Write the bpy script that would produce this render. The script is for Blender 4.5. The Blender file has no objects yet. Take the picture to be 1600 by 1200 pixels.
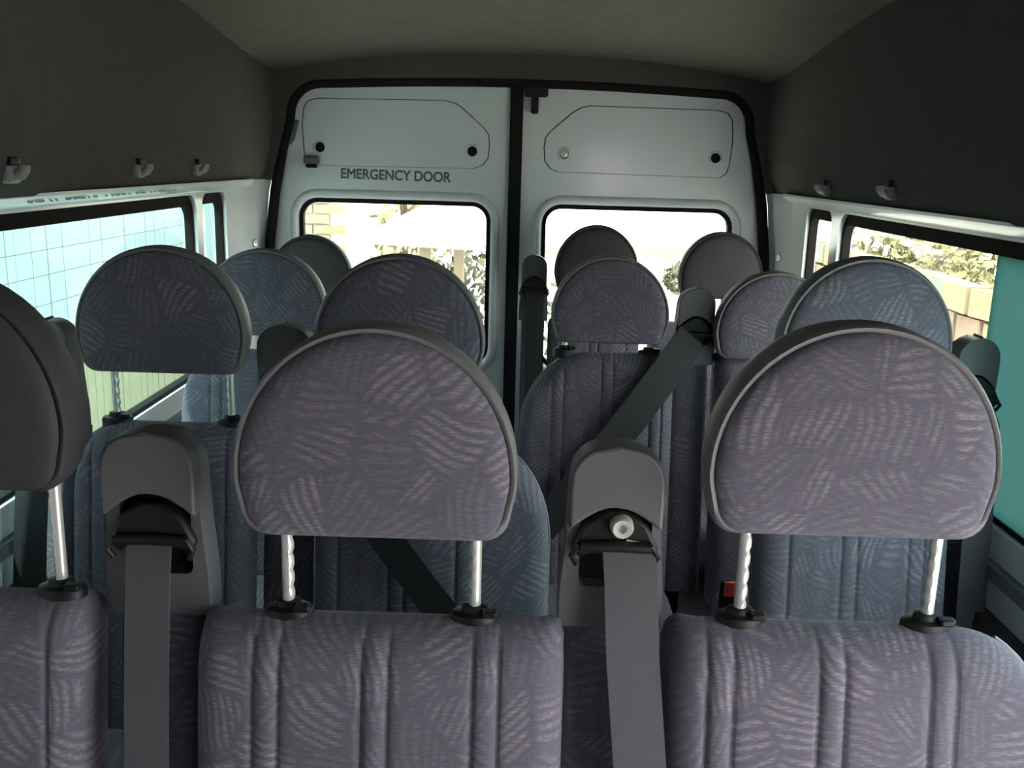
import bpy, bmesh, math, random
from mathutils import Vector, Matrix
from mathutils.geometry import tessellate_polygon

scn = bpy.context.scene
COL = scn.collection
random.seed(7)
R = math.radians

# ------------------------------------------------------------------ camera
cam_d = bpy.data.cameras.new('camera')
cam_d.sensor_width = 36.0
cam_d.lens = 36.0 * 1500 / 1600
cam_d.clip_start = 0.02
cam = bpy.data.objects.new('camera', cam_d)
COL.objects.link(cam)
P, ROLL, YAW = R(13.1), R(1.6), R(0.4)
fwd = Vector((0, math.cos(P), -math.sin(P)))
up = Vector((0, math.sin(P), math.cos(P)))
right = Vector((1, 0, 0))
rx = right * math.cos(ROLL) + up * math.sin(ROLL)
ux = -right * math.sin(ROLL) + up * math.cos(ROLL)
m3 = Matrix((rx, ux, -fwd)).transposed()
m3 = Matrix.Rotation(YAW, 3, 'Z') @ m3
cam.matrix_world = Matrix.Translation((0.02, 0, 1.45)) @ m3.to_4x4()
scn.camera = cam

# ------------------------------------------------------------------ world, sun, exposure
world = bpy.data.worlds.new('world')
scn.world = world
world.use_nodes = True
wn = world.node_tree
bgn = wn.nodes['Background']
bgn.inputs[0].default_value = (0.95, 0.965, 1.0, 1)
bgn.inputs[1].default_value = 8.0
sun_d = bpy.data.lights.new('sun', 'SUN')
sun_d.energy = 11.0
sun_d.angle = R(2.0)
sun_d.color = (1.0, 0.94, 0.82)
sun = bpy.data.objects.new('sun', sun_d)
COL.objects.link(sun)
sun.rotation_euler = Vector((0.30, 0.42, -1.0)).to_track_quat('-Z', 'Y').to_euler()
vs = scn.view_settings
vs.view_transform = 'Standard'
vs.look = 'None'
vs.exposure = 0.0
vs.gamma = 1.0
vs.use_curve_mapping = False
scn.cycles.max_bounces = 10
scn.cycles.diffuse_bounces = 6
scn.cycles.transparent_max_bounces = 12

# ------------------------------------------------------------------ materials
def new_mat(name):
    m = bpy.data.materials.new(name)
    m.use_nodes = True
    return m, m.node_tree, m.node_tree.nodes['Principled BSDF']

def plain(name, col, rough=0.6, metal=0.0, noise=0.0, nscale=60.0, bump=0.0, coat=0.0, spec=0.5):
    m, nt, b = new_mat(name)
    b.inputs['Base Color'].default_value = (*col, 1)
    b.inputs['Roughness'].default_value = rough
    b.inputs['Metallic'].default_value = metal
    b.inputs['Specular IOR Level'].default_value = spec
    if coat:
        b.inputs['Coat Weight'].default_value = coat
        b.inputs['Coat Roughness'].default_value = 0.12
    if noise or bump:
        tc = nt.nodes.new('ShaderNodeTexCoord')
        n = nt.nodes.new('ShaderNodeTexNoise')
        n.inputs['Scale'].default_value = nscale
        n.inputs['Detail'].default_value = 4
        nt.links.new(tc.outputs['Object'], n.inputs['Vector'])
        if noise:
            mx = nt.nodes.new('ShaderNodeMix')
            mx.data_type = 'RGBA'
            mx.inputs[6].default_value = (*[c * (1 - noise) for c in col], 1)
            mx.inputs[7].default_value = (*[min(1, c * (1 + noise)) for c in col], 1)
            nt.links.new(n.outputs[0], mx.inputs[0])
            nt.links.new(mx.outputs[2], b.inputs['Base Color'])
        if bump:
            bp = nt.nodes.new('ShaderNodeBump')
            bp.inputs['Strength'].default_value = bump
            bp.inputs['Distance'].default_value = 0.004
            nt.links.new(n.outputs[0], bp.inputs['Height'])
            nt.links.new(bp.outputs[0], b.inputs['Normal'])
    return m

def fabric_mat():
    """purple grey moquette: patches of curved pale strokes, each patch at its own angle"""
    m, nt, b = new_mat('moquette')
    N, L = nt.nodes.new, nt.links.new
    def math_(op, a, c=None):
        n = N('ShaderNodeMath'); n.operation = op
        for i, v in enumerate((a, c)):
            if v is None: continue
            if isinstance(v, (int, float)): n.inputs[i].default_value = v
            else: L(v, n.inputs[i])
        return n.outputs[0]
    tc = N('ShaderNodeTexCoord'); oi = N('ShaderNodeObjectInfo')
    off = N('ShaderNodeVectorMath'); off.operation = 'ADD'
    cmb = N('ShaderNodeCombineXYZ')
    L(math_('MULTIPLY', oi.outputs['Random'], 3.0), cmb.inputs[0])
    L(math_('MULTIPLY', oi.outputs['Random'], 7.0), cmb.inputs[2])
    L(tc.outputs['Object'], off.inputs[0]); L(cmb.outputs[0], off.inputs[1])
    flat = N('ShaderNodeVectorMath'); flat.operation = 'MULTIPLY'
    flat.inputs[1].default_value = (1, 0.0, 1)
    L(off.outputs[0], flat.inputs[0])
    warp = N('ShaderNodeTexNoise'); warp.inputs['Scale'].default_value = 9
    warp.inputs['Detail'].default_value = 1
    L(flat.outputs[0], warp.inputs['Vector'])
    wadd = N('ShaderNodeVectorMath'); wadd.operation = 'MULTIPLY_ADD'
    wadd.inputs[1].default_value = (0.05, 0, 0.05)
    L(warp.outputs['Color'], wadd.inputs[0]); L(flat.outputs[0], wadd.inputs[2])
    vo = N('ShaderNodeTexVoronoi'); vo.inputs['Scale'].default_value = 17
    vo.inputs['Randomness'].default_value = 1.0
    L(wadd.outputs[0], vo.inputs['Vector'])
    sep = N('ShaderNodeSeparateXYZ'); L(wadd.outputs[0], sep.inputs[0])
    sc = N('ShaderNodeSeparateColor'); L(vo.outputs['Color'], sc.inputs[0])
    ang = math_('MULTIPLY', sc.outputs[0], 3.1416)
    u = math_('ADD', math_('MULTIPLY', sep.outputs[0], math_('COSINE', ang)), math_('MULTIPLY', sep.outputs[2], math_('SINE', ang)))
    st = math_('SINE', math_('MULTIPLY', u, 620.0))
    st = math_('MULTIPLY', math_('ADD', st, 1.0), 0.5)
    amt = math_('ADD', math_('MULTIPLY', sc.outputs[1], 0.34), 0.12)
    st = math_('MULTIPLY', st, amt)
    # fade out at the patch edges
    edge = N('ShaderNodeTexVoronoi'); edge.feature = 'DISTANCE_TO_EDGE'
    edge.inputs['Scale'].default_value = 17; edge.inputs['Randomness'].default_value = 1.0
    L(wadd.outputs[0], edge.inputs['Vector'])
    er = N('ShaderNodeMapRange'); er.inputs[1].default_value = 0.0; er.inputs[2].default_value = 0.12
    L(edge.outputs['Distance'], er.inputs[0])
    st = math_('MULTIPLY', st, er.outputs[0])
    # fine broken weave
    wv = N('ShaderNodeTexNoise'); wv.inputs['Scale'].default_value = 260; wv.inputs['Detail'].default_value = 1
    mp = N('ShaderNodeMapping'); mp.inputs['Rotation'].default_value = (0, R(28), 0); mp.inputs['Scale'].default_value = (0.45, 1, 2.6)
    L(tc.outputs['Object'], mp.inputs['Vector']); L(mp.outputs[0], wv.inputs['Vector'])
    wr = N('ShaderNodeMapRange'); wr.inputs[1].default_value = 0.35; wr.inputs[2].default_value = 0.65
    L(wv.outputs[0], wr.inputs[0])
    st = math_('MULTIPLY', math_('ADD', st, 0.10), math_('ADD', math_('MULTIPLY', wr.outputs[0], 0.95), 0.30))
    tint = N('ShaderNodeMix'); tint.data_type = 'RGBA'
    tint.inputs[6].default_value = (0.37, 0.31, 0.315, 1); tint.inputs[7].default_value = (0.29, 0.29, 0.35, 1)
    hue = N('ShaderNodeTexNoise'); hue.inputs['Scale'].default_value = 130; L(tc.outputs['Object'], hue.inputs['Vector'])
    hr = N('ShaderNodeMapRange'); hr.inputs[1].default_value = 0.4; hr.inputs[2].default_value = 0.6
    L(hue.outputs[0], hr.inputs[0]); L(hr.outputs[0], tint.inputs[0])
    base = N('ShaderNodeMix'); base.data_type = 'RGBA'
    base.inputs[6].default_value = (0.100, 0.095, 0.124, 1)
    L(tint.outputs[2], base.inputs[7]); L(st, base.inputs[0])
    L(base.outputs[2], b.inputs['Base Color'])
    b.inputs['Roughness'].default_value = 0.95
    b.inputs['Specular IOR Level'].default_value = 0.15
    b.inputs['Sheen Weight'].default_value = 0.15
    bp = N('ShaderNodeBump'); bp.inputs['Strength'].default_value = 0.25; bp.inputs['Distance'].default_value = 0.002
    L(wv.outputs[0], bp.inputs['Height']); L(bp.outputs[0], b.inputs['Normal'])
    return m

def glass_mat(name, tint):
    m = bpy.data.materials.new(name); m.use_nodes = True
    nt = m.node_tree; nt.nodes.remove(nt.nodes['Principled BSDF'])
    out = nt.nodes['Material Output']
    tr = nt.nodes.new('ShaderNodeBsdfTransparent'); tr.inputs[0].default_value = (*tint, 1)
    gl = nt.nodes.new('ShaderNodeBsdfGlossy'); gl.inputs['Roughness'].default_value = 0.02
    fr = nt.nodes.new('ShaderNodeFresnel'); fr.inputs[0].default_value = 1.45
    ge = nt.nodes.new('ShaderNodeNewGeometry')
    mul = nt.nodes.new('ShaderNodeMath'); mul.operation = 'MULTIPLY'
    inv = nt.nodes.new('ShaderNodeMath'); inv.operation = 'SUBTRACT'; inv.inputs[0].default_value = 1
    nt.links.new(ge.outputs['Backfacing'], inv.inputs[1])
    nt.links.new(fr.outputs[0], mul.inputs[0]); nt.links.new(inv.outputs[0], mul.inputs[1])
    mx = nt.nodes.new('ShaderNodeMixShader')
    nt.links.new(mul.outputs[0], mx.inputs[0])
    nt.links.new(tr.outputs[0], mx.inputs[1]); nt.links.new(gl.outputs[0], mx.inputs[2])
    nt.links.new(mx.outputs[0], out.inputs[0])
    return m

FAB = fabric_mat()
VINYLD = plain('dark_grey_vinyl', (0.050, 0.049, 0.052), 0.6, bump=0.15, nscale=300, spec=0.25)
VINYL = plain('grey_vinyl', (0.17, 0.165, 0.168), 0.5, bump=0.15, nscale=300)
TOWER = plain('grey_plastic', (0.105, 0.105, 0.109), 0.45, bump=0.05, nscale=400)
BLACK = plain('black_plastic', (0.010, 0.010, 0.011), 0.45, spec=0.3)
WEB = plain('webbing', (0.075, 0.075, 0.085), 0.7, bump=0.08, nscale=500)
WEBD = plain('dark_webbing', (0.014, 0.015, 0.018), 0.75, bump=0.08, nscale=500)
STEEL = plain('steel', (0.72, 0.73, 0.68), 0.32, 0.45)
PAINT = plain('grey_white_paint', (0.76, 0.81, 0.82), 0.30, coat=0.5)
LINING = plain('brown_felt', (0.098, 0.089, 0.084), 0.95, noise=0.12, nscale=30, bump=0.25, spec=0.1)
CEIL = plain('olive_felt', (0.155, 0.150, 0.128), 0.95, noise=0.15, nscale=18, bump=0.3, spec=0.1)
RUB = plain('black_rubber', (0.012, 0.011, 0.012), 0.8, spec=0.2)
RUBB = plain('brown_black_rubber', (0.016, 0.012, 0.011), 0.85, spec=0.15)
DTRIM = plain('dark_trim', (0.05, 0.052, 0.055), 0.6, bump=0.1)
FLOORM = plain('floor_vinyl', (0.05, 0.05, 0.055), 0.6, noise=0.3, nscale=200)
RED = plain('red_button', (0.75, 0.10, 0.06), 0.3)
HOOKM = plain('hook_plastic', (0.27, 0.27, 0.26), 0.5)
LETTER = plain('letter_film', (0.10, 0.11, 0.11), 0.5)
LETTERP = plain('pale_letter_film', (0.42, 0.46, 0.47), 0.5)
SCUFF = plain('greyed_plastic', (0.13, 0.145, 0.15), 0.5)
GLASS = glass_mat('side_glass', (0.70, 0.87, 0.86))
GLASSR = glass_mat('rear_glass', (0.88, 0.92, 0.88))
def film_mat():
    m = bpy.data.materials.new('teal_film'); m.use_nodes = True
    nt = m.node_tree; nt.nodes.remove(nt.nodes['Principled BSDF'])
    tl = nt.nodes.new('ShaderNodeBsdfTranslucent'); tl.inputs[0].default_value = (0.095, 0.165, 0.158, 1)
    tr = nt.nodes.new('ShaderNodeBsdfTransparent'); tr.inputs[0].default_value = (0.30, 0.60, 0.58, 1)
    mx = nt.nodes.new('ShaderNodeMixShader'); mx.inputs[0].default_value = 0.10
    nt.links.new(tl.outputs[0], mx.inputs[1]); nt.links.new(tr.outputs[0], mx.inputs[2])
    nt.links.new(mx.outputs[0], nt.nodes['Material Output'].inputs[0])
    return m
TEAL = film_mat()
GLASSF = glass_mat('windscreen_glass', (0.95, 0.86, 0.92))
WIRE = plain('wire', (0.10, 0.12, 0.13), 0.5)

# ------------------------------------------------------------------ builders
def link(o, parent=None):
    COL.objects.link(o)
    if parent is not None: o.parent = parent
    return o

def mesh(name, verts, faces, mat, parent=None, smooth=True, sharp=35):
    me = bpy.data.meshes.new(name)
    me.from_pydata([tuple(v) for v in verts], [], faces)
    bm = bmesh.new(); bm.from_mesh(me)
    bmesh.ops.recalc_face_normals(bm, faces=bm.faces)
    bm.to_mesh(me); bm.free()
    if smooth:
        me.polygons.foreach_set('use_smooth', [True] * len(me.polygons))
        me.set_sharp_from_angle(angle=R(sharp))
    me.materials.append(mat)
    return link(bpy.data.objects.new(name, me), parent)

def empty(name, loc=(0, 0, 0)):
    o = bpy.data.objects.new(name, None); o.location = loc
    o.empty_display_size = 0.1
    return link(o)

def tag(o, label, cat, group=None):
    o['label'] = label; o['category'] = cat
    if group: o['group'] = group
    return o

def struct(o):
    o['kind'] = 'structure'; return o

def bev(o, w, seg=2):
    m = o.modifiers.new('bevel', 'BEVEL'); m.width = w; m.segments = seg
    m.limit_method = 'ANGLE'; m.angle_limit = R(40); m.harden_normals = False
    return o

def box(name, c, s, mat, parent=None, b=0.0, seg=2):
    x, y, z = [k / 2 for k in s]
    v = [(c[0] + i * x, c[1] + j * y, c[2] + k * z) for i in (-1, 1) for j in (-1, 1) for k in (-1, 1)]
    f = [(0, 1, 3, 2), (4, 6, 7, 5), (0, 4, 5, 1), (2, 3, 7, 6), (0, 2, 6, 4), (1, 5, 7, 3)]
    o = mesh(name, v, f, mat, parent)
    if b: bev(o, b, seg)
    return o

def rings(name, rr, mat, parent=None, closed=True, caps=(True, True), sharp=35):
    n = len(rr[0]); v = [p for r in rr for p in r]; f = []
    for i in range(len(rr) - 1):
        for j in range(n if closed else n - 1):
            k = (j + 1) % n
            f.append((i * n + j, i * n + k, (i + 1) * n + k, (i + 1) * n + j))
    if caps[0]: f.append(tuple(range(n)))
    if caps[1]: f.append(tuple(range((len(rr) - 1) * n, len(rr) * n)))
    return mesh(name, v, f, mat, parent, sharp=sharp)

def tube(name, pts, r, mat, parent=None, n=8, closed=False):
    pts = [Vector(p) for p in pts]; rr = []; N = len(pts)
    ref = None
    for i, p in enumerate(pts):
        a = pts[(i - 1) % N] if (closed or i > 0) else p
        c = pts[(i + 1) % N] if (closed or i < N - 1) else p
        t = (c - a).normalized()
        if ref is None:
            ref = t.orthogonal().normalized()
        ref = (ref - t * ref.dot(t)).normalized()
        q = t.cross(ref)
        rr.append([p + (ref * math.cos(2 * math.pi * k / n) + q * math.sin(2 * math.pi * k / n)) * r for k in range(n)])
    if closed:
        # close with the nearest twist
        best = min(range(n), key=lambda s: (rr[0][0] - rr[-1][s]).length)
        rr.append([rr[0][(k - best) % n] for k in range(n)])
        return rings(name, rr, mat, parent, caps=(False, False), sharp=60)
    return rings(name, rr, mat, parent, sharp=60)

def extrude(name, outer, holes, d0, d1, mat, parent=None, axis='y', b=0.0, seg=2):
    """flat outline (with holes) of plane points (a, z) given depth between d0 and d1 along the axis"""
    loops = [outer] + list(holes)
    flat = [p for l in loops for p in l]
    tris = tessellate_polygon([[Vector((p[0], p[1], 0)) for p in l] for l in loops])
    n = len(flat)
    def pt(p, d): return (p[0], d, p[1]) if axis == 'y' else (d, p[0], p[1])
    v = [pt(p, d0) for p in flat] + [pt(p, d1) for p in flat]
    f = [tuple(t) for t in tris] + [tuple(i + n for i in reversed(t)) for t in tris]
    s = 0
    for l in loops:
        k = len(l)
        for i in range(k):
            a, c = s + i, s + (i + 1) % k
            f.append((a, c, c + n, a + n))
        s += k
    o = mesh(name, v, f, mat, parent)
    if b: bev(o, b, seg)
    return o

def rrect(x0, x1, z0, z1, r, n=6):
    """rounded rectangle; r one radius or four (bottom-left, bottom-right, top-right, top-left)"""
    rs = r if isinstance(r, (list, tuple)) else [r] * 4
    cs = [(x0, z0, 1, 1, 180), (x1, z0, -1, 1, 270), (x1, z1, -1, -1, 0), (x0, z1, 1, -1, 90)]
    out = []
    for (x, z, sx, sz, a0), q in zip(cs, rs):
        if q < 1e-6:
            out.append((x, z)); continue
        for i in range(n + 1):
            a = R(a0 + 90 * i / n)
            out.append((x + sx * q + q * math.cos(a), z + sz * q + q * math.sin(a)))
    return out

def lathe_y(name, prof, c, mat, parent=None, n=20, caps=(True, True)):
    """profile of (radius, y) turned about the y axis through c"""
    rr = [[(c[0] + r * math.cos(2 * math.pi * k / n), c[1] + y, c[2] + r * math.sin(2 * math.pi * k / n)) for k in range(n)] for r, y in prof]
    return rings(name, rr, mat, parent, caps=caps)

def ribbon(name, pts, w, mat, parent=None, side=Vector((1, 0, 0)), t=0.0016, sides=None):
    """a strap of width w along pts"""
    pts = [Vector(p) for p in pts]; rr = []
    for i, p in enumerate(pts):
        a, c = pts[max(0, i - 1)], pts[min(len(pts) - 1, i + 1)]
        d = (c - a).normalized()
        s = Vector(sides[i]) if sides else side
        s = (s - d * s.dot(d)).normalized()
        nn = d.cross(s)
        rr.append([p - s * w / 2 - nn * t, p + s * w / 2 - nn * t, p + s * w / 2 + nn * t, p - s * w / 2 + nn * t])
    return rings(name, rr, mat, parent, sharp=50)

def text(name, body, size, loc, rot, mat, parent=None, width=None, extrude_=0.0004):
    cu = bpy.data.curves.new(name, 'FONT'); cu.body = body; cu.size = size
    cu.align_x = 'CENTER'; cu.align_y = 'CENTER'; cu.extrude = extrude_; cu.bevel_depth = size * 0.020; cu.bevel_resolution = 0
    cu.materials.append(mat)
    o = bpy.data.objects.new(name, cu)
    o.location = loc; o.rotation_euler = rot
    link(o, parent)
    if width:
        bpy.context.view_layer.update()
        o.scale.x = width / max(1e-6, o.dimensions.x)
    return o

def sstep(a, b, x):
    t = max(0, min(1, (x - a) / (b - a))); return t * t * (3 - 2 * t)

# ------------------------------------------------------------------ van shell
Y0, Y1 = -1.05, 3.24
TAPER = lambda z: 0.0
def cross(y):
    s = sstep(2.1, 3.25, y)
    return 1.80 - 0.09 * s, 1.905 - 0.125 * s     # crease height, crown height
struct(box('floor', (0, (Y0 + 3.35) / 2, -0.02), (1.80, 3.35 - Y0, 0.04), FLOORM))

# ceiling: arched felt headliner, falling a little to the rear
rr = []
ys = [Y0 + (Y1 - Y0) * i / 30 for i in range(31)]
XC = 0.800
for y in ys:
    zc, zt = cross(y); row = []
    for i in range(25):
        a = -1 + 2 * i / 24
        x = XC * a
        row.append((x, y, zc + (zt - zc) * (1 - abs(a) ** 2.4)))
    row += [(p[0], p[1], p[2] + 0.03) for p in reversed(row)]
    rr.append(row)
ceiling = struct(rings('ceiling', rr, CEIL, sharp=50))

# upper side linings with a stepped joint between the two panels
def lining(name, s, yj):
    root = struct(empty(name, (s * 0.83, 1.6, 1.37)))
    for (ya, yb, inset) in ((Y0, yj, 0.022), (yj - 0.01, Y1, 0.0)):
        rr = []
        n = 12
        for i in range(n + 1):
            y = ya + (yb - ya) * i / n
            zc = cross(y)[0]
            e = inset * (1 if yb - y > 0.03 or yb == Y1 else max(0.0, (yb - y) / 0.03))
            row = []
            for j in range(9):
                t = j / 8
                z = 1.368 + (zc + 0.012 - 1.368) * t
                x = 0.832 - 0.04 * t - 0.012 * math.sin(math.pi * t) - e
                if j == 0: x += 0.012
                row.append((s * x, y, z))
            row += [(s * 0.87, y, zc + 0.012), (s * 0.87, y, 1.368)]
            rr.append(row)
        o = rings('lining_panel', rr, LINING, root, sharp=40)
        o.matrix_parent_inverse = Matrix.Translation((-s * 0.83, -1.6, -1.37))
    return root
lining('trim_1', -1, 1.88)
lining('trim_2', 1, 1.80)

# side walls with window openings
def wall(name, s, holes):
    outer = [(Y0, 0.0), (3.06, 0.0), (3.06, 1.372), (Y0, 1.372)]
    return struct(extrude(name, outer, holes, s * 0.862, s * 0.90, PAINT, axis='x'))
WZ0, WZ1 = 0.845, 1.338
big = {-1: (1.42, 2.62), 1: (0.80, 2.60)}
small = {-1: (2.665, 2.88), 1: (2.665, 2.905)}
light_gap = {-1: (-0.70, 0.30), 1: (-0.22, 0.72)}
for s, nm in ((-1, 'wall_left'), (1, 'wall_right')):
    hs = []
    for q, rad in ((big[s], 0.05), (small[s], 0.035), (light_gap[s], 0.05)):
        if s < 0 and q is light_gap[s]: continue
        hs.append(rrect(q[0], q[1], 0.06 if q is light_gap[s] else WZ0, WZ1, rad))     # unseen open cab door on the right, added and sized for side light
    wall(nm, s, hs)

def side_window(name, s, q, rad, mat, seal_w=0.010, split=None, heater=False):
    root = struct(empty(name, (s * 0.885, (q[0] + q[1]) / 2, WZ0)))
    inv = Matrix.Translation(-root.location)
    def par(o): o.matrix_parent_inverse = inv; return o
    o_ = rrect(q[0] + 0.001, q[1] - 0.001, WZ0 + 0.001, WZ1 - 0.001, rad)
    i_ = rrect(q[0] + seal_w * 0.8, q[1] - seal_w * 0.8, WZ0 + seal_w, WZ1 - 0.03, rad * 0.8)
    par(bev(extrude('window_seal', o_, [i_], s * 0.872, s * 0.896, RUBB, root, axis='x'), 0.003))
    a, b2 = q[0] + 0.012, q[1] - 0.012
    if split:
        par(extrude('pane', rrect(split, b2, WZ0 + 0.01, WZ1 - 0.01, 0.01), [], s * 0.884, s * 0.888, mat, root, axis='x'))
        o = par(extrude('pane', rrect(a, 1.472, WZ0 + 0.01, WZ1 - 0.01, 0.01), [], s * 0.884, s * 0.888, GLASS, root, axis='x'))
        o = par(extrude('pane', rrect(1.462, split + 0.012, WZ0 + 0.01, WZ1 - 0.01, 0.01), [], s * 0.876, s * 0.880, TEAL, root, axis='x'))
        o['label'] = 'sliding pane under a dull teal film'
    else:
        par(extrude('pane', rrect(a, b2, WZ0 + 0.01, WZ1 - 0.01, 0.01), [], s * 0.884, s * 0.888, mat, root, axis='x'))
    if heater:
        for z in (1.262, 1.215, 1.160, 1.105, 1.05):
            par(tube('heater_wire', [(s * 0.8825, a + 0.02, z), (s * 0.8825, b2 - 0.02, z - 0.002)], 0.0005, WIRE, root, n=5))
    return root
side_window('window_1', -1, big[-1], 0.05, GLASS, heater=True)
side_window('window_2', -1, small[-1], 0.035, GLASS)
side_window('window_3', 1, big[1], 0.05, GLASSR, split=1.735)
side_window('window_4', 1, small[1], 0.035, GLASSR)

# pale painted rail between lining and windows, grey sill rail and lower trim boards
for k, s in ((3, -1), (4, 1)):
    rr = []
    for y in (Y0, 0.5, 1.5, 2.3, 2.75, 3.06):
        rr.append([(s * 0.863, y, 1.343), (s * 0.845, y, 1.349), (s * 0.826, y, 1.366), (s * 0.826, y, 1.372), (s * 0.863, y, 1.372)])
    t = struct(rings('trim_%d' % k, rr, PAINT))
    if s < 0:
        text('lettering', 'SEAT BELTS  MUST BE WORN', 0.024, (-0.8375, 2.03, 1.3615), (R(52), 0, R(90)), LETTERP, t, width=0.72)
for k, s in ((5, -1), (6, 1)):
    rr = []
    for y in (Y0 if s < 0 else 0.76, 3.04):
        rr.append([(s * 0.862, y, 0.70), (s * 0.835, y, 0.70), (s * 0.83, y, 0.68), (s * 0.80, y, 0.05), (s * 0.80, y, 0.0), (s * 0.862, y, 0.0)])
    struct(rings('trim_%d' % k, rr, DTRIM))
    rr = []
    for y in (Y0 if s < 0 else 0.76, 3.04):
        rr.append([(s * 0.862, y, 0.79), (s * 0.848, y, 0.787), (s * 0.845, y, 0.765), (s * 0.862, y, 0.758)])
    struct(rings('trim_%d' % (k + 2), rr, SCUFF))

# cab front: dash bulkhead below a sloped windscreen
struct(box('wall_front', (0, Y0 - 0.02, 0.54), (1.80, 0.04, 1.08), DTRIM))
struct(box('trim_14', (0, Y0 - 0.02, 1.76), (1.80, 0.04, 0.40), DTRIM))
for s in (-1, 1): struct(box('trim_%d' % (15.5 + s / 2), (s * 0.87, Y0 - 0.02, 1.32), (0.06, 0.04, 0.48), DTRIM))
struct(box('wall_light_block', (-0.20, -0.72, 0.93), (1.32, 0.03, 1.86), DTRIM, b=0.01))  # unseen partition, added to keep windscreen light off the left seats
struct(box('window_5', (0, Y0 - 0.02, 1.32), (1.68, 0.005, 0.48), GLASSF))

# ------------------------------------------------------------------ rear wall and doors
YD = 3.25
HALF = [(0.835, 0.30), (0.838, 0.80), (0.832, 1.05), (0.822, 1.17), (0.80, 1.33), (0.772, 1.47), (0.748, 1.555)]
def door_outline(grow=0.0):
    """whole opening, clockwise from the lower left; the upper corners well rounded"""
    def side():
        pts = [(x + grow, z) for x, z in HALF]
        cx, cz, r = 0.645, 1.575, 0.10 + grow
        for i in range(9):
            a = R(8 + 80 * i / 8)
            pts.append((cx + r * math.cos(a), cz + r * math.sin(a)))
        return pts
    rt = side(); lf = [(-x, z) for x, z in rt]
    top = [(x, 1.676 + grow + 0.017 * (1 - (x / 0.62) ** 2)) for x in (0.45, 0.3, 0.15, 0.0, -0.15, -0.3, -0.45)]
    return rt + top + list(reversed(lf))
zc, zt = cross(3.235)
op = door_outline(0.012)
up_open = [(x, max(z, 1.366)) for x, z in op if z > 1.30]
arch = [(XC * a, zc + (zt - zc) * (1 - abs(a) ** 2.4) + 0.02) for a in [1 - 2 * i / 24 for i in range(25)]]
outer = [(0.865, 1.366)] + [(0.865, zc + 0.02)] + arch + [(-0.865, zc + 0.02), (-0.865, 1.366)]
# split the lining ring at the opening foot so it is one closed outline
ring_ = outer + list(reversed(up_open))
struct(extrude('wall_rear', ring_, [], 3.215, 3.26, LINING, b=0.004))
# painted pillars either side of the doors, angled from the side wall to the door frame
for k, s in ((9, -1), (10, 1)):
    rr = []
    for z in (0.0, 0.6, 0.9, 1.05, 1.17, 1.33, 1.368):
        xi = 0.85 if z < 0.8 else [0.85, 0.849, 0.838, 0.822, 0.812][[0.9, 1.05, 1.17, 1.33, 1.368].index(z)] if z >= 0.9 else 0.85
        xi = max(xi, 0.0) + 0.004
        rr.append([(s * 0.900, 3.05, z), (s * 0.862, 3.05, z), (s * 0.864, 3.085, z), (s * (xi + 0.012), 3.225, z), (s * xi, 3.235, z), (s * xi, 3.262, z), (s * 0.90, 3.262, z)])
    tr = struct(rings('trim_%d' % k, rr, PAINT, sharp=25))
    nrm = Vector((-s * 0.97, -0.2, 0))
    p = Vector((s * 0.856, 3.15, 1.165))
    prof = [(0.002, 0.0), (0.002, -0.004), (0.010, -0.005), (0.013, -0.001), (0.013, 0.004)]
    so = lathe_y('screw', prof, (0, 0, 0), STEEL, tr, 14)
    so.rotation_euler = (0, 0, R(-s * 62)); so.location = p

# black weather seal around the opening
seal = door_outline(0.004)
struct(tube('trim_11', [(x, 3.232, z) for x, z in seal], 0.018, RUB, n=8))

SEAM = -0.012
def clip_side(pts, s):
    """half of the outline on one side of the seam"""
    x0 = SEAM + s * 0.014
    keep = [(x, z) for x, z in pts if (x - x0) * s > 0.001]
    tz = 1.69
    if s > 0: return [(x0, 0.30)] + keep + [(x0, tz)]
    return [(x0, 0.30), (x0, tz)] + keep
def plate_outline(s, g=0.0):
    # pressed cover: square outer corners rounded, the inner upper corner cut off
    a = [(-0.708, 1.455), (-0.700, 1.430), (-0.680, 1.417), (-0.150, 1.421), (-0.122, 1.432), (-0.104, 1.455), (-0.100, 1.500), (-0.104, 1.530), (-0.118, 1.550), (-0.190, 1.612), (-0.215, 1.627), (-0.245, 1.634), (-0.660, 1.631), (-0.692, 1.622), (-0.708, 1.600), (-0.714, 1.54)]
    c = (-0.41, 1.525)
    out = []
    for x, z in a:
        x -= 0.0
        d = Vector((x - c[0], z - c[1])); d.normalize()
        out.append((x + d.x * g, z + d.y * g))
    if s > 0: out = [(-x + 0.0 - 0.018, z - 0.004) for x, z in reversed(out)]
    return out
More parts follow.
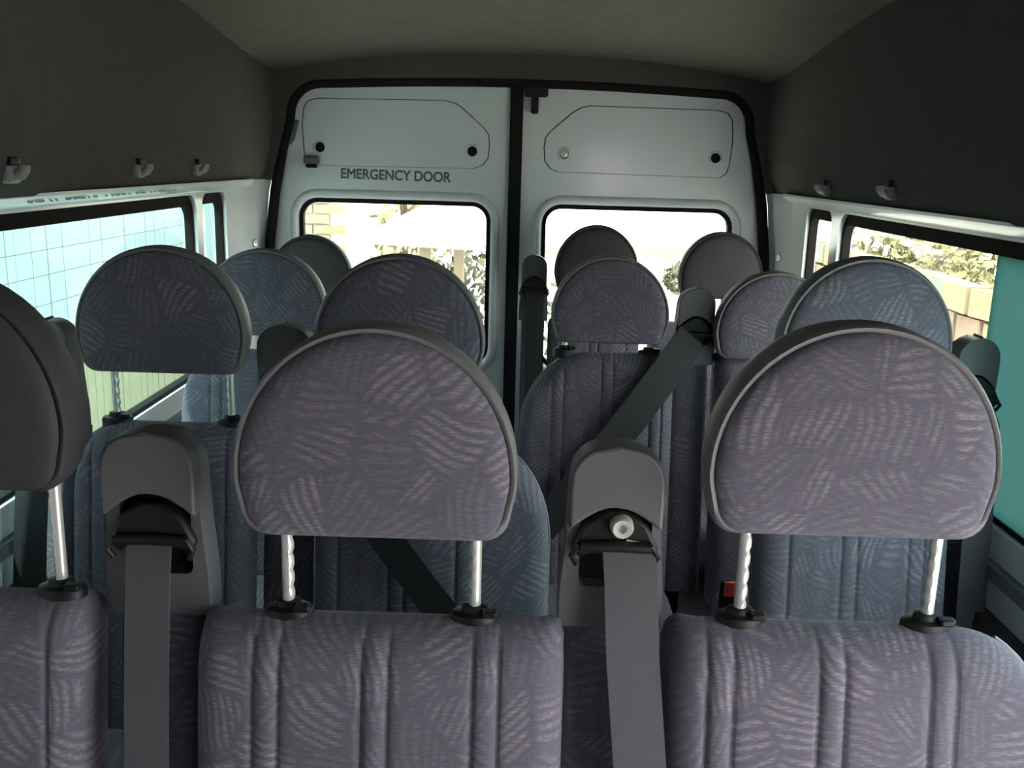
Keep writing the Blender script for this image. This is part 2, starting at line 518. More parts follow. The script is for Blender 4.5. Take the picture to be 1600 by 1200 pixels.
def door(name, s):
    root = struct(empty(name, (s * 0.82, YD, 0.30)))
    inv = Matrix.Translation(-root.location)
    def par(o): o.matrix_parent_inverse = inv; return o
    body = clip_side(door_outline(0.0135), s)
    if s < 0: win = (-0.722, -0.100); 
    else: win = (0.092, 0.708)
    w_out = rrect(win[0] - 0.010, win[1] + 0.010, 0.755, 1.312, 0.062, 8)
    pan = par(extrude('door_panel', body, [w_out, plate_outline(s, 0.003)], YD, YD + 0.035, PAINT, root))
    bk = [(min(x for x, z in body) + 0.04, 1.40), (max(x for x, z in body) - 0.04, 1.40), (max(x for x, z in body) - 0.04, 1.645), (min(x for x, z in body) + 0.04, 1.645)]
    par(extrude('backing', bk, [], YD + 0.0355, YD + 0.039, RUB, root))
    # cover with its screw holes
    hx = (-0.657, -0.155) if s < 0 else (0.147, 0.645)
    hz = 1.476
    holes = [[(x + 0.017 * math.cos(2 * math.pi * k / 16), hz + 0.017 * math.sin(2 * math.pi * k / 16)) for k in range(16)] for x in hx]
    cov = extrude('cover_panel', plate_outline(s, 0.0), holes, YD - 0.003, YD + 0.012, PAINT, root, b=0.0025); par(cov)
    for i, x in enumerate(hx):
        scr = (s > 0 and i == 0)
        ringp = [(0.0165, 0.0), (0.0165, -0.0050), (0.0185, -0.0062), (0.0225, -0.0050), (0.0245, -0.0028)]
        g = lathe_y('grommet', [(0.0165, 0.010)] + ringp, (x, YD, hz), PAINT, cov, 20, caps=(False, False))
        if scr:
            k = lathe_y('screw', [(0.001, -0.002), (0.005, -0.004), (0.012, -0.002), (0.0163, 0.004)], (x, YD, hz), STEEL, cov, 16); k['label'] = 'steel screw head'
        else:
            k = lathe_y('plug', [(0.001, 0.004), (0.0163, 0.004), (0.0163, 0.008)], (x, YD, hz), RUB, cov, 16)
    # rolled lip round the window
    def lip(g, y): return [(x, y, z) for x, z in rrect(win[0] - g, win[1] + g, 0.765 - g, 1.302 + g, 0.055 + g, 8)]
    par(rings('window_lip', [lip(0.040, YD + 0.001), lip(0.036, YD - 0.009), lip(0.027, YD - 0.015), lip(0.016, YD - 0.010), lip(0.010, YD + 0.004), lip(0.010, YD + 0.03)], PAINT, root, caps=(False, False), sharp=70))
    so = rrect(win[0] - 0.0095, win[1] + 0.0095, 0.7555, 1.3115, 0.062, 8)
    si = rrect(win[0] + 0.004, win[1] - 0.004, 0.769, 1.297, 0.050, 8)
    sl = par(extrude('window_seal', so, [si], YD + 0.004, YD + 0.032, RUB, root, b=0.003))
    par(extrude('pane', rrect(win[0] - 0.005, win[1] + 0.005, 0.762, 1.306, 0.05, 8), [], YD + 0.016, YD + 0.020, GLASSR, root))
    return root, par
d1, par1 = door('door_1', -1)
d2, par2 = door('door_2', 1)
t = par1(text('lettering', 'EMERGENCY DOOR', 0.046, (-0.408, YD - 0.0008, 1.390), (R(90), R(0.6), 0), LETTER, d1, width=0.365))
# grey hinge covers on the left door, black latch at the top of the right one
o = par1(extrude('hinge_cover', [(-0.772, 1.49), (-0.752, 1.48), (-0.738, 1.50), (-0.722, 1.56), (-0.757, 1.562)], [], YD - 0.022, YD, SCUFF, d1, b=0.004))
o['label'] = 'grey hinge cover at the outer edge'
o = box('door_stop', (-0.682, YD - 0.018, 1.434), (0.050, 0.034, 0.028), SCUFF, d1, b=0.009, seg=3); par1(o)
o2 = box('door_stop_pad', (-0.682, YD - 0.020, 1.415), (0.034, 0.024, 0.012), RUB, o, b=0.004)
lt = par2(extrude('latch', rrect(0.012, 0.088, 1.652, 1.682, 0.008), [], YD - 0.030, YD - 0.001, BLACK, d2, b=0.004))
extrude('latch_tab', rrect(0.034, 0.058, 1.600, 1.656, 0.006), [], YD - 0.026, YD - 0.008, BLACK, lt, b=0.003)
par2(lathe_y('screw', [(0.001, -0.006), (0.006, -0.005), (0.008, 0.0)], (0.020, YD, 1.638), STEEL, d2, 12))
# black rubber strip closing the seam between the two doors
struct(bev(extrude('trim_12', rrect(SEAM - 0.021, SEAM + 0.021, 0.30, 1.688, 0.004), [], YD - 0.016, YD + 0.03, RUB), 0.005))
struct(box('trim_13', (0, 3.27, 0.15), (1.80, 0.06, 0.30), DTRIM))

# coat hooks on the linings
def hook(loc, s, label):
    root = empty('coat_hook', loc)
    tag(root, label, 'hook', 'coat hooks on the side linings')
    b = box('hook_base', (0, 0, 0), (0.024, 0.040, 0.044), HOOKM, root, b=0.008, seg=3)
    tube('peg', [(-s * 0.008, -0.004, -0.010), (-s * 0.020, -0.004, -0.008), (-s * 0.026, -0.004, 0.000), (-s * 0.027, -0.004, 0.008)], 0.009, HOOKM, root, n=10)
    box('hook_slot', (-s * 0.010, -0.008, 0.013), (0.010, 0.026, 0.014), BLACK, root, b=0.002)
for (y, z, lab) in ((1.57, 1.414, 'grey coat hook nearest the camera on the left lining, forward of the panel joint'),
                    (2.14, 1.413, 'grey coat hook on the left lining just behind the panel joint'),
                    (2.52, 1.412, 'grey coat hook on the left lining closest to the rear doors')):
    hook((-0.826 + (0.018 if y < 1.8 else 0), y, z), -1, lab)
for (y, z, lab) in ((2.62, 1.402, 'grey coat hook on the right lining closest to the rear doors'),
                    (2.16, 1.410, 'grey coat hook on the right lining, the one nearer the camera')):
    hook((0.826, y, z), 1, lab)

# ------------------------------------------------------------------ seats
def headrest_ring(w, h, k, y, dz=0.0, kb=None):
    """domed outline, k insets it"""
    a = w / 2 - k; H = h - k; zb = 0.30 * h; pts = []
    if kb is not None: k = kb
    pts.append((0.0, k))
    r = 0.028
    xb = a * 0.955
    for i in range(1, 4): pts.append(((xb - r) * i / 3, k))
    for i in range(1, 6):
        t = R(-90 + 80 * i / 5)
        pts.append((xb - r + r * math.cos(t), k + r + r * math.sin(t)))
    for i in range(1, 4):
        q = i / 4; z = k + r + (zb - k - r) * q
        pts.append((xb + (a - xb) * math.sin(q * math.pi / 2), z))
    for i in range(0, 15):
        t = R(90 * i / 15)
        pts.append((a * math.cos(t), zb + (H - zb) * math.sin(t)))
    pts.append((0.0, H))
    full = pts + [(-x, z) for x, z in reversed(pts[1:-1])]
    return [(x, y, z + dz) for x, z in full]

def make_headrest(root, cx, zb, w, h, ztop, cover, pdx=0.0):
    """part headrest with its front cover and two notched posts as sub-parts"""
    hr = rings('headrest', [headrest_ring(w, h, 0.0095, 0.009), headrest_ring(w, h, 0.0065, 0.003), headrest_ring(w, h, 0.003, 0.0025), headrest_ring(w, h, 0.0, 0.008),
                            headrest_ring(w, h, 0.0, 0.035), headrest_ring(w, h, 0.004, 0.058), headrest_ring(w, h, 0.014, 0.078), headrest_ring(w, h, 0.030, 0.092), headrest_ring(w, h, 0.05, 0.098)], VINYL if cover is FAB else cover, root, sharp=60)
    hr.location = (cx, 0, zb)
    ks = [0.0085, 0.0075, 0.0095, 0.014, 0.021, 0.030]
    kbs = [0.003, 0.002, 0.003, 0.008, 0.016, 0.026]
    ys_ = [0.010, 0.005, 0.001, -0.002, -0.0045, -0.006]
    cr = [headrest_ring(w, h, k, y, 0.0, kb) for k, y, kb in zip(ks, ys_, kbs)]
    last = cr[-1]
    for t in (0.25, 0.5, 0.75, 0.95):
        cr.append([(x * (1 - t), y - 0.004 * math.sin(t * math.pi / 2), 0.47 * h + (z - 0.47 * h) * (1 - t)) for x, y, z in last])
    fr = rings('front_cover', cr, cover, hr, caps=(False, True), sharp=60)
    if cover is not FAB: fr['label'] = 'plain grey face of the headrest'
    zt_ = ztop - zb - 0.02
    for s in (-1, 1):
        rr = []
        L = 0.03 - zt_
        nz = max(8, int(L / 0.006))
        for i in range(nz + 1):
            z = zt_ + L * i / nz
            notch = (int(z / 0.006 + 1000) % 3 == 0)
            row = []
            for k in range(10):
                a = 2 * math.pi * k / 10
                r_ = 0.0068
                if notch and math.cos(a) * -s > 0.4: r_ = 0.0050
                row.append((pdx + s * 0.1005 + r_ * math.cos(a), 0.052 + r_ * math.sin(a), z))
            rr.append(row)
        rings('post', rr, STEEL, hr, sharp=40)
    return hr

def make_backrest(root, x0, x1, zhi, rl, rr_, grooves, lean=0.16, zlo=0.42):
    nx, nz = 64, 22
    def top(x):
        z = zhi
        if x < x0 + rl: z = zhi - rl * (1 - math.sqrt(max(0, 1 - ((x0 + rl - x) / rl) ** 2))) * 1.25
        if x > x1 - rr_: z = min(z, zhi - rr_ * (1 - math.sqrt(max(0, 1 - ((x - x1 + rr_) / rr_) ** 2))) * 1.25)
        return z
    xs = []
    for i in range(nx + 1):
        t = i / nx
        xs.append(x0 + (x1 - x0) * (0.5 - 0.5 * math.cos(math.pi * t)) * 0.5 + (x1 - x0) * t * 0.5)
    for g in grooves:      # dense columns at the seams
        for d in (-0.004, -0.0015, 0.0015, 0.004): xs.append(g + d)
    xs = sorted(xs); nx = len(xs)
    Rr = 0.045
    def depth(x, z):
        d = min(x - x0, x1 - x) + 1e-6
        dt = max(0.0, top(x) - z)
        y = 0.0
        for dd, RR in ((d, 0.035), (dt, Rr)):
            if dd < RR: y += RR - math.sqrt(max(0, RR * RR - (RR - dd) ** 2))
        y = min(y, 0.05)
        q = (x - (x0 + x1) / 2) / ((x1 - x0) / 2)
        y -= 0.010 * (1 - q * q)
        for g in grooves:
            y += 0.0042 * math.exp(-((x - g) / 0.0034) ** 2) * min(1, dt / 0.02)
        for i in range(0, len(grooves) - 1, 2):
            m = (grooves[i] + grooves[i + 1]) / 2
            y -= 0.002 * math.exp(-((x - m) / 0.012) ** 2)
        return y
    v, f = [], []
    for x in xs:
        tz = top(x)
        for j in range(nz + 1):
            t = j / nz; t = 1 - (1 - t) ** 1.8
            z = zlo + (tz - zlo) * t
            v.append((x, depth(x, z) + (z - zhi) * lean + 0.012, z))
    n1 = nz + 1
    for i in range(nx - 1):
        for j in range(nz):
            a = i * n1 + j; f.append((a, a + n1, a + n1 + 1, a + 1))
    off = len(v)
    for x in xs:
        tz = top(x)
        for j in (0, 1):
            z = zlo + (tz - zlo) * j
            v.append((x, 0.082 + (z - zhi) * lean, z - 0.014 * j))
    for i in range(nx - 1):
        a = off + i * 2; f.append((a, a + 1, a + 3, a + 2))
        f.append((i * n1 + nz, (i + 1) * n1 + nz, off + (i + 1) * 2 + 1, off + i * 2 + 1))
        f.append((i * n1, off + i * 2, off + (i + 1) * 2, (i + 1) * n1))
    f.append(tuple([j for j in range(n1)] + [off + 1, off]))
    l0 = (nx - 1) * n1
    f.append(tuple([l0 + j for j in range(n1)] + [off + (nx - 1) * 2 + 1, off + (nx - 1) * 2]))
    br = mesh('backrest', v, f, FAB, root, sharp=50)
    # grey piping along the outer edge
    def edge(x): 
        z = top(x); return (x, 0.050 + (z - zhi) * lean + 0.012, z - 0.001)
    for side, rad in ((-1, rl), (1, rr_)):
        if rad < 0.06: continue
        xe = x0 if side < 0 else x1
        pts = []
        for i in range(11):
            x = xe - side * rad * (1 - math.cos(R(90 * i / 14))) 
            x = min(max(x, x0 + 0.0001), x1 - 0.0001)
            pts.append(edge(x))
        lo = pts[0]
        low = [(lo[0], lo[1] + (z - lo[2]) * lean, z) for z in (0.45, 0.55, 0.65, 0.75) if z < lo[2] - 0.02]
        tube('piping', low + pts, 0.0028, VINYL, br, n=6)
    return br

def seat(Y, x0, x1, hx, hz, hh, ztop, rl, rr_, label, hw=0.286, name='passenger_seat', cover=None, pdx=0.0):
    cx = (x0 + x1) / 2
    root = empty(name, (cx, Y, 0))
    tag(root, label, 'seat', 'passenger seats in purple grey moquette')
    X0, X1 = x0 - cx, x1 - cx
    c = hx - cx
    gs = []
    for g in (-0.115, 0.0, 0.115):
        for d in (-0.0135, 0.0135):
            if X0 + 0.03 < c + g + d < X1 - 0.03: gs.append(c + g + d)
    make_backrest(root, X0, X1, ztop, rl, rr_, gs)
    make_headrest(root, c, hz, hw, hh, ztop, cover or FAB, pdx)
    c += pdx
    for s in (-1, 1):
        o = rings('post_guide', [[(c + s * 0.1005 + q * 0.027 * math.cos(2 * math.pi * k / 16), 0.052 + q * 0.019 * math.sin(2 * math.pi * k / 16), ztop + z) for k in range(16)]
                                 for q, z in ((1.0, -0.016), (1.0, 0.001), (0.92, 0.005), (0.55, 0.007), (0.5, 0.013), (0.3, 0.014))], BLACK, root, sharp=50)
        box('release_tab', (c + s * 0.1005 + 0.017, 0.040, ztop + 0.009), (0.016, 0.012, 0.008), BLACK, o, b=0.002)
    # cushion on a steel frame
    w = x1 - x0
    cu = box('cushion', (0, -0.29, 0.415), (w, 0.43, 0.13), FAB, root, b=0.035, seg=4)
    fr = box('seat_frame', (0, -0.22, 0.335), (w - 0.06, 0.36, 0.03), BLACK, root, b=0.004)
    for sx in (-1, 1):
        for yy in (-0.36, -0.08):
            box('leg', (sx * (w / 2 - 0.06), yy, 0.16), (0.035, 0.035, 0.32), BLACK, root, b=0.003)
    return root

ROWS = [0.905, 1.565, 2.20, 2.985]
Ra, Rb, Rc, Rd = ROWS
SM = 0.016
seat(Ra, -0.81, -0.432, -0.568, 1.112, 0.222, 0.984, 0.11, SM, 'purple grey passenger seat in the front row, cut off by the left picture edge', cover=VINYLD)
seat(Ra, -0.317, 0.078, -0.121, 1.073, 0.219, 0.968, SM, SM, 'purple grey front row middle seat between the two near seat belt towers')
seat(Ra, 0.186, 0.620, 0.355, 1.090, 0.217, 0.975, SM, 0.13, 'purple grey front row seat at right, the brightest and largest headrest', hw=0.292, pdx=0.011)
seat(Rb, -0.752, -0.442, -0.580, 1.085, 0.213, 0.990, 0.09, SM, 'second row seat by the left window, its headrest raised on two bare steel posts')
seat(Rb, -0.330, 0.082, -0.181, 1.085, 0.210, 0.980, SM, 0.15, 'second row seat directly behind the front middle seat, dark strap over its backrest')
seat(Rb, 0.445, 0.775, 0.594, 1.097, 0.216, 0.990, 0.10, 0.04, 'second row single seat by the right window behind the brightest headrest')
seat(Rc, -0.785, -0.39, -0.577, 1.035, 0.202, 0.995, 0.11, 0.11, 'third row single seat on the left side, seen between the second row headrests')
seat(Rc, 0.022, 0.388, 0.228, 1.040, 0.204, 1.012, 0.17, SM, 'third row seat beside the aisle with a black belt running diagonally across it', hw=0.274)
seat(Rc, 0.490, 0.795, 0.610, 1.012, 0.206, 1.012, SM, 0.08, 'third row seat to the right of the belt tower, mostly hidden by front headrests', hw=0.274)
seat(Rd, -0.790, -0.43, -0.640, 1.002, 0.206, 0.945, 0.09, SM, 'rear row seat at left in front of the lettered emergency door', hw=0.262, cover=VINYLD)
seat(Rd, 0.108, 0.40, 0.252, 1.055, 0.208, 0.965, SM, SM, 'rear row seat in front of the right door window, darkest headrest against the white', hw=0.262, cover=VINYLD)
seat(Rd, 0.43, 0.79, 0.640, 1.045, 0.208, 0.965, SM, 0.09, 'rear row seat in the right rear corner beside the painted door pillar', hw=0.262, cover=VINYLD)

# ------------------------------------------------------------------ seat belts
def belt(Y, cx, label, strap, w=0.104, ztop=1.164, zbot=0.955, sw=0.056, black=False, bolt=False, dark=False, post=True, hang=0.0, ps=None):
    """strap: world points of the webbing after it leaves the guide"""
    root = empty('seat_belt', (cx, Y, 0))
    tag(root, label, 'seat belt', 'seat belts on towers between the seats')
    if post:
        rr = []
        pw = (ps or w) / 2 - 0.005
        for z in (0.43, 0.6, 0.8, zbot + 0.002):
            y = 0.046 + (z - 0.99) * 0.16
            rr.append([(-pw, y + 0.006, z), (-pw + 0.008, y, z), (pw - 0.008, y, z), (pw, y + 0.006, z), (pw, y + 0.055, z), (-pw, y + 0.055, z)])
        rings('tower_cover', rr, FAB, root, sharp=50)
    yf = 0.030
    CAPM = DTRIM if black else TOWER
    # flared housing with an arched recess
    h = w / 2
    out = [(-h - 0.004, zbot), (h + 0.004, zbot), (h + 0.004, zbot + 0.04), (h - 0.001, zbot + 0.10), (h - 0.004, ztop - 0.045)]
    out += [(h - 0.004 - 0.038 * (1 - math.cos(R(90 * i / 6))), ztop - 0.045 + 0.040 * math.sin(R(90 * i / 6))) for i in range(1, 7)]
    out += [(-x, z) for x, z in reversed(out[4:])] + [(-h + 0.001, zbot + 0.10), (-h - 0.004, zbot + 0.04)]
    rec = rrect(-h + 0.016, h - 0.012, zbot + 0.048, ztop - 0.066, [0.008, 0.008, 0.02, 0.02])
    hs = extrude('housing', out, [rec], yf, yf + 0.042, TOWER, root, b=0.009, seg=4)
    extrude('recess', rrect(-h + 0.012, h - 0.008, zbot + 0.044, ztop - 0.06, 0.006), [], yf + 0.022, yf + 0.03, BLACK, root)
    # cap: proud, rounded on top, its lower edge arched
    cp = [(-h + 0.003, ztop - 0.092)]
    for i in range(1, 10):
        t = i / 10; cp.append((-h + 0.003 + (w - 0.006) * t, ztop - 0.092 + 0.026 * math.sin(math.pi * t)))
    cp += [(h - 0.003, ztop - 0.092), (h - 0.002, ztop - 0.05)]
    cp += [(h - 0.002 - 0.034 * (1 - math.cos(R(90 * i / 6))), ztop - 0.040 + 0.038 * math.sin(R(90 * i / 6))) for i in range(1, 7)]
    cp += [(0.0, ztop + 0.002)]
    cp += [(-x, z) for x, z in reversed(cp[11:-1])]
    extrude('cap', cp, [], yf - 0.014, yf + 0.02, CAPM, root, b=0.008, seg=4)
    # black guide plate with side ears, bolt and slot
    gz = ztop - 0.104 - hang
    gp = [(-0.046, gz - 0.010), (-0.036, gz - 0.022), (-0.028, gz - 0.016), (0.030, gz - 0.016), (0.038, gz - 0.024), (0.048, gz - 0.010), (0.034, gz + 0.018), (0.012, gz + 0.034), (-0.012, gz + 0.034), (-0.034, gz + 0.018)]
    gd = extrude('guide', gp, [], yf - 0.010, yf + 0.012, BLACK, root, b=0.004, seg=2)
    tube('guide_bar', [(-0.036, yf - 0.012, gz - 0.006), (0.0, yf - 0.015, gz - 0.004), (0.038, yf - 0.012, gz - 0.006)], 0.0065, BLACK, gd, n=8)
    for sx in (-1, 1):
        tube('guide_clip', [(sx * 0.038, yf - 0.013, gz - 0.004), (sx * 0.046, yf - 0.014, gz - 0.016), (sx * 0.040, yf - 0.012, gz - 0.026)], 0.0035, BLACK, gd, n=6)
    if bolt:
        bo = lathe_y('bolt', [(0.002, -0.006), (0.0045, -0.006), (0.005, -0.0135), (0.010, -0.014), (0.0125, -0.009), (0.013, 0.002)], (0.006, yf - 0.008, gz + 0.018), STEEL, root, 18)
        tube('bolt_washer', [(0.012, yf - 0.011, gz + 0.000), (0.026, yf - 0.011, gz - 0.002)], 0.003, STEEL, bo, n=6)
    pts, sd = [], []
    for p in strap:
        pts.append(Vector(p[:3]) - Vector((cx, Y, 0))); sd.append(p[3] if len(p) > 3 else (1, 0, 0))
    ribbon('webbing', pts, sw, WEBD if dark else WEB, root, sides=sd)
    return root

# front row: straps hang straight down over the tower covers
def hang_strap(Y, x, ztop, dx, zend=0.46):
    pts = [(x, Y + 0.020, ztop - 0.110), (x + 0.002, Y + 0.006, ztop - 0.135)]
    for i in range(1, 8):
        t = i / 7
        z = ztop - 0.15 + (zend - ztop + 0.15) * t
        pts.append((x + dx * t, Y + 0.010 + min(0, (z - 0.99) * 0.16) - 0.006 * math.sin(math.pi * t) - 0.004 - 0.022 * t, z))
    return pts
belt(Ra + 0.03, -0.367, 'grey belt tower at front left with a plain dark guide, strap hanging straight down', hang_strap(Ra + 0.03, -0.369, 1.150, 0.012), hang=0.008, w=0.104, sw=0.047)
belt(Ra + 0.03, 0.127, 'grey belt tower right of the front middle seat with a shiny round bolt', hang_strap(Ra + 0.03, 0.142, 1.164, 0.055), bolt=True, w=0.104)
def diag(a, b, n=8, sag=0.0, side=(0.8, 0.1, 0.6)):
    A, B = Vector(a), Vector(b); out = []
    for i in range(n + 1):
        t = i / n; p = A.lerp(B, t); p.y -= sag * math.sin(math.pi * t)
        out.append((p.x, p.y, p.z, side))
    return out
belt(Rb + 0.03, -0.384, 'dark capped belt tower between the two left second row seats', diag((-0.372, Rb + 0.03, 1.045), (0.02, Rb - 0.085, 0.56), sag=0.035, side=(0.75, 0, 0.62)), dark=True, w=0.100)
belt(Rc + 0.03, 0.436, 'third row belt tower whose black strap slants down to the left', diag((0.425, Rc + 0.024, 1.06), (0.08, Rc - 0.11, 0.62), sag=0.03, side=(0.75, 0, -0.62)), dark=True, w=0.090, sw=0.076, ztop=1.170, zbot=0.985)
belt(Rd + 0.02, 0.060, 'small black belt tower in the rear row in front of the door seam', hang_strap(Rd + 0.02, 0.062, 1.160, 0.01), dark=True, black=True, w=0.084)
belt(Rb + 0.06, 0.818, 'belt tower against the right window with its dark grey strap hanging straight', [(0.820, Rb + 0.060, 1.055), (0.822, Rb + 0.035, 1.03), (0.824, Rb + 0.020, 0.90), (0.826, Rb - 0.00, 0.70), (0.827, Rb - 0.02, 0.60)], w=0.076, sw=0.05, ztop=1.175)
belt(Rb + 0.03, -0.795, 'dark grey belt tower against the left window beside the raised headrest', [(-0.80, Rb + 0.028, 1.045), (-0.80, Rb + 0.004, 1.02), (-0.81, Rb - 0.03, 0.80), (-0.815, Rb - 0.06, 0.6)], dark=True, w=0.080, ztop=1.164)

# buckle standing up between the two right third row seats
bk = empty('belt_buckle', (0.478, 1.90, 0.50))
tag(bk, 'black seat belt buckle with a bright red release button by the third row', 'buckle')
box('buckle_body', (0, 0, 0.055), (0.034, 0.020, 0.075), BLACK, bk, b=0.006, seg=3)
box('release_button', (0.001, -0.011, 0.078), (0.022, 0.006, 0.034), RED, bk, b=0.0025)
tube('stalk', [(0, 0, 0.02), (0.0, 0.004, -0.005), (0.0, 0.012, -0.04)], 0.008, BLACK, bk, n=8)

# ------------------------------------------------------------------ outdoors
ZG = -0.62
GROUND = plain('pale_concrete', (0.55, 0.53, 0.49), 0.9, noise=0.12, nscale=0.8)
WHITEB = plain('white_board', (0.30, 0.315, 0.31), 0.8, noise=0.08, nscale=3)
BEIGE = plain('beige_wood', (0.26, 0.22, 0.13), 0.85, noise=0.15, nscale=5)
RENDER = plain('white_render', (0.78, 0.77, 0.74), 0.9)
STONE = [plain('stone_%s' % n, c, 0.9, noise=0.2, nscale=8) for n, c in (('cream', (0.26, 0.21, 0.13)), ('ochre', (0.26, 0.19, 0.10)), ('pink', (0.26, 0.17, 0.12)), ('grey', (0.17, 0.19, 0.16)))]
MORTAR = plain('mortar', (0.40, 0.38, 0.33), 0.95)
LEAFY = plain('yellow_leaf', (0.22, 0.20, 0.09), 0.7, noise=0.3, nscale=3)
LEAFD = plain('dark_leaf', (0.06, 0.065, 0.03), 0.7, noise=0.4, nscale=4)
POST = plain('pale_wood_post', (0.30, 0.25, 0.18), 0.8)
BARK = plain('bark', (0.12, 0.09, 0.06), 0.9)

g = struct(mesh('ground', [(-40, -20, ZG), (40, -20, ZG), (40, 60, ZG), (-40, 60, ZG)], [(0, 1, 2, 3)], GROUND))

def instance(src, name, loc, parent, rot=(0, 0, 0), scale=(1, 1, 1)):
    o = bpy.data.objects.new(name, src); o.location = loc; o.rotation_euler = rot; o.scale = scale
    return link(o, parent)
# board fence on the left: upright white boards over beige kick boards
fence = empty('board_fence', (-2.7, 0.0, ZG))
tag(fence, 'tall pale upright board fence with beige lower boards outside the left windows', 'fence')
ub = box('board', (0, 0, 0), (0.022, 0.0885, 3.3), WHITEB, fence, b=0.004); ub.location = (0, 0, 0.80 + 1.65)
lb = box('kick_board', (0, 0, 0), (0.03, 0.10, 0.78), BEIGE, fence, b=0.004); lb.location = (0, 0, 0.40)
n0 = 0
for i in range(1, 109):
    instance(ub.data, 'board', (random.uniform(-0.004, 0.004), -1.0 + i * 0.0905, 0.80 + 1.65), fence)
for i in range(1, 93):
    instance(lb.data, 'kick_board', (random.uniform(-0.004, 0.004), -1.0 + i * 0.106, 0.40), fence)
ub.location.y = -1.0; lb.location.y = -1.0
for z in (0.9, 2.3, 3.7): box('rail', (-0.04, 3.9, z), (0.05, 10.0, 0.09), WHITEB, fence)

# rough stone wall with bushes on the right
sw = empty('stone_wall', (3.2, 4.0, ZG))
tag(sw, 'low wall of cream and pinkish stones outside the right windows', 'wall')
box('wall_core', (0.16, 3.5, 0.62), (0.22, 13.0, 1.20), MORTAR, sw)
stone_me = []
for m_ in STONE:
    o = box('stone', (0, 0, 0), (0.16, 0.40, 0.21), m_, sw, b=0.04, seg=2); stone_me.append(o)
k = 0
for r_ in range(6):
    for c_ in range(32):
        y = -2.4 + c_ * 0.42 + (0.21 if r_ % 2 else 0); z = 0.11 + r_ * 0.22
        loc = (random.uniform(-0.02, 0.02), y, z)
        i = random.choice((0, 0, 1, 2, 3))
        sc_ = (1, random.uniform(0.88, 1.0), random.uniform(0.9, 1.0))
        if k < 4:
            stone_me[k].location = loc
        else:
            instance(stone_me[i].data, 'stone', loc, sw, (random.uniform(-.04, .04), 0, random.uniform(-.05, .05)), sc_)
        k += 1

def bush(name, c, size, n, mat, label, leaf=0.05, cat='bush', group=None, stem=True):
    root = empty(name, (c[0], c[1], c[2]))
    tag(root, label, cat, group)
    rnd = random.Random(int(abs(c[0] * 97 + c[1] * 131) * 10))
    v, f = [], []
    for i in range(n):
        while True:
            p = Vector((rnd.uniform(-1, 1), rnd.uniform(-1, 1), rnd.uniform(-1, 1)))
            if 0.35 < p.length < 1: break
        lob = 1 + 0.18 * math.sin(5 * p.x + c[1]) + 0.15 * math.cos(6 * p.y + c[0])
        p = Vector((p.x * size[0] * lob, p.y * size[1] * lob, (p.z + 1) * size[2] * lob * 0.5))
        a = Vector((rnd.uniform(-1, 1), rnd.uniform(-1, 1), rnd.uniform(-1, 1))).normalized()
        b_ = a.orthogonal().normalized(); s_ = leaf * rnd.uniform(0.6, 1.3)
        k0 = len(v)
        v += [p - a * s_, p + b_ * s_ * 0.45, p + a * s_, p - b_ * s_ * 0.45]
        f.append((k0, k0 + 1, k0 + 2, k0 + 3))
    fo = mesh('foliage', v, f, mat, root, smooth=False)
    fo['kind'] = 'stuff'
    if stem:
        for q in range(3):
            a = q * 2.1
            tube('stem', [(0.03 * math.cos(a), 0.03 * math.sin(a), 0), (0.3 * size[0] * math.cos(a), 0.3 * size[1] * math.sin(a), size[2] * 0.5), (0.5 * size[0] * math.cos(a), 0.5 * size[1] * math.sin(a), size[2] * 0.85)], 0.018, BARK, root, n=6)
    return root
for i, (x, y) in enumerate(((4.3, 2.9), (4.35, 4.9), (4.3, 6.9), (4.35, 8.9), (4.4, 10.9))):
    bush('bush', (x, y, ZG), (0.70, 0.80, 2.1), 2400, LEAFY, ['yellow green bush behind the stone wall, nearest to the camera', 'yellow green bush behind the stone wall, second from the camera', 'yellow green bush behind the stone wall, middle of the five', 'yellow green bush behind the stone wall, fourth from the camera', 'yellow green bush behind the stone wall, farthest from the camera'][i], leaf=0.07, group='bushes behind the stone wall')

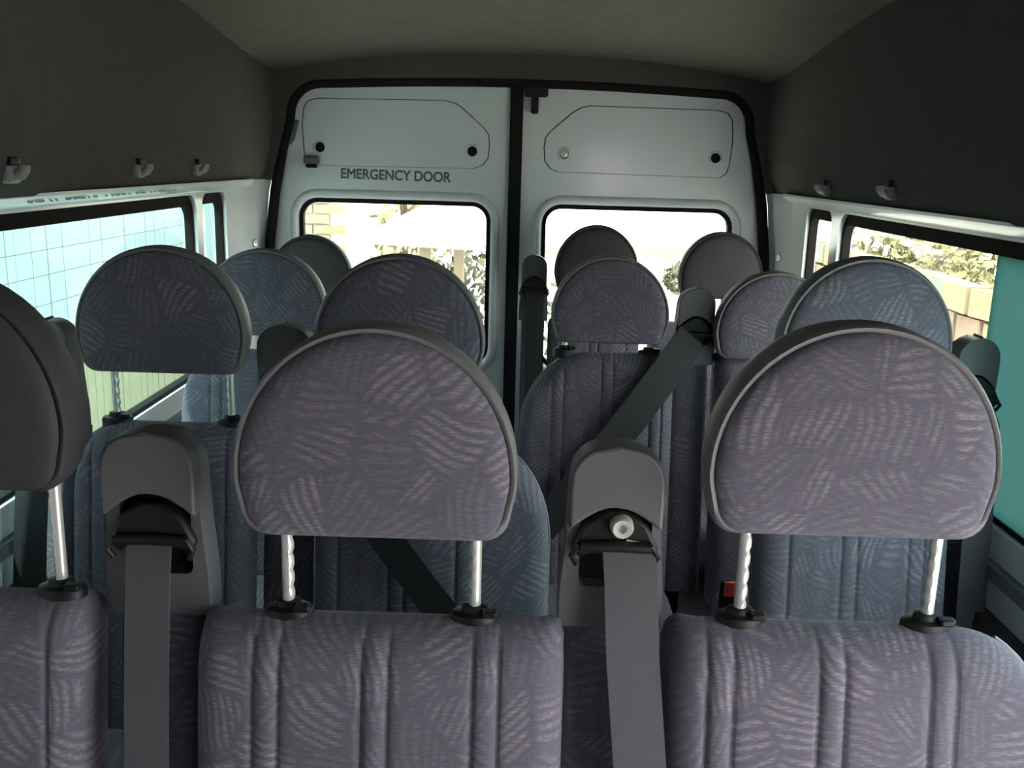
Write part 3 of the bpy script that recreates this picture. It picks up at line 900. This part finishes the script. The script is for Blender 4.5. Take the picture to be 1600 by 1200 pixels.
# behind the van: stone house with a white downpipe pier, low white shelter, hedge, white building
hs = empty('house', (-1.81, 10.0, ZG))
tag(hs, 'cream stone house wall with a white pier seen through the left door window', 'house')
box('wall_body', (-1.9, 0.35, 1.6), (5.2, 0.5, 3.2), RENDER, hs)
blk = box('block', (0, 0, 0), (0.34, 0.06, 0.09), STONE[0], hs, b=0.010); blk.location = (-0.17, 0.08, 0.06)
for r_ in range(26):
    for c_ in range(7):
        if r_ == 0 and c_ == 0: continue
        instance(blk.data if (r_ * 3 + c_) % 4 else stone_me[0].data, 'block', (-0.17 - c_ * 0.36 - (0.18 if r_ % 2 else 0), 0.08 + random.uniform(-0.008, 0.008), 0.06 + r_ * 0.105), hs,
                 (0, 0, 0), (1, 1, 1) if (r_ * 3 + c_) % 4 else (2.1, 0.15, 0.43))
box('pier', (0.16, 0.02, 1.6), (0.30, 0.26, 3.2), RENDER, hs, b=0.01)

sh = empty('shelter', (-0.45, 6.7, ZG))
tag(sh, 'low shelter with a bright white roof on pale posts behind the left door window', 'shelter')
rf = box('roof', (0, 0, 0), (0.95, 1.25, 0.05), RENDER, sh, b=0.01); rf.location = (0, 0.2, 1.62); rf.rotation_euler = (R(9), 0, R(-18))
for (x, y) in ((-0.42, -0.30), (-0.18, -0.22), (0.04, -0.14), (0.40, -0.02), (-0.30, 0.72), (0.44, 0.80)):
    box('post', (x, y, 0.745), (0.07, 0.07, 1.49), POST, sh, b=0.006)
bush('shrub', (-0.35, 8.35, ZG), (0.60, 0.40, 1.35), 1500, LEAFD, 'dark shrub growing behind the low white shelter', leaf=0.05, cat='bush')
tr = empty('trough', (0.02, 5.9, ZG))
tag(tr, 'white planting trough with a dark rim in front of the low shelter', 'trough')
box('trough_body', (0, 0, 0.40), (0.62, 0.34, 0.80), RENDER, tr, b=0.02); box('rim', (0, 0, 0.815), (0.66, 0.38, 0.03), RUB, tr, b=0.005)
bush('climber', (-1.02, 9.1, ZG), (0.42, 0.3, 2.3), 900, LEAFY, 'sparse yellowish climber at the corner of the stone house', leaf=0.06, cat='plant')

wb = empty('white_building', (3.5, 22, ZG))
tag(wb, 'blank white building far behind the right door window', 'building')
box('wall_body', (0, 0.5, 2.0), (12, 1.0, 4.0), RENDER, wb); box('plinth', (0, -0.02, 0.12), (12.02, 0.06, 0.24), STONE[3], wb); box('parapet', (0, 0.45, 4.06), (12.2, 1.2, 0.12), RENDER, wb)
for i, x in enumerate((1.0, 2.0, 3.1, 4.2)):
    bush('low_shrub', (1.4 * x, 15.5 + 0.4 * i, ZG), (0.50, 0.40, 0.42), 900, LEAFD, ['low dark shrub before the white building, leftmost of four', 'low dark shrub before the white building, second from left', 'low dark shrub before the white building, third from left', 'low dark shrub before the white building, rightmost of four'][i], leaf=0.06, group='low shrubs before the white building')
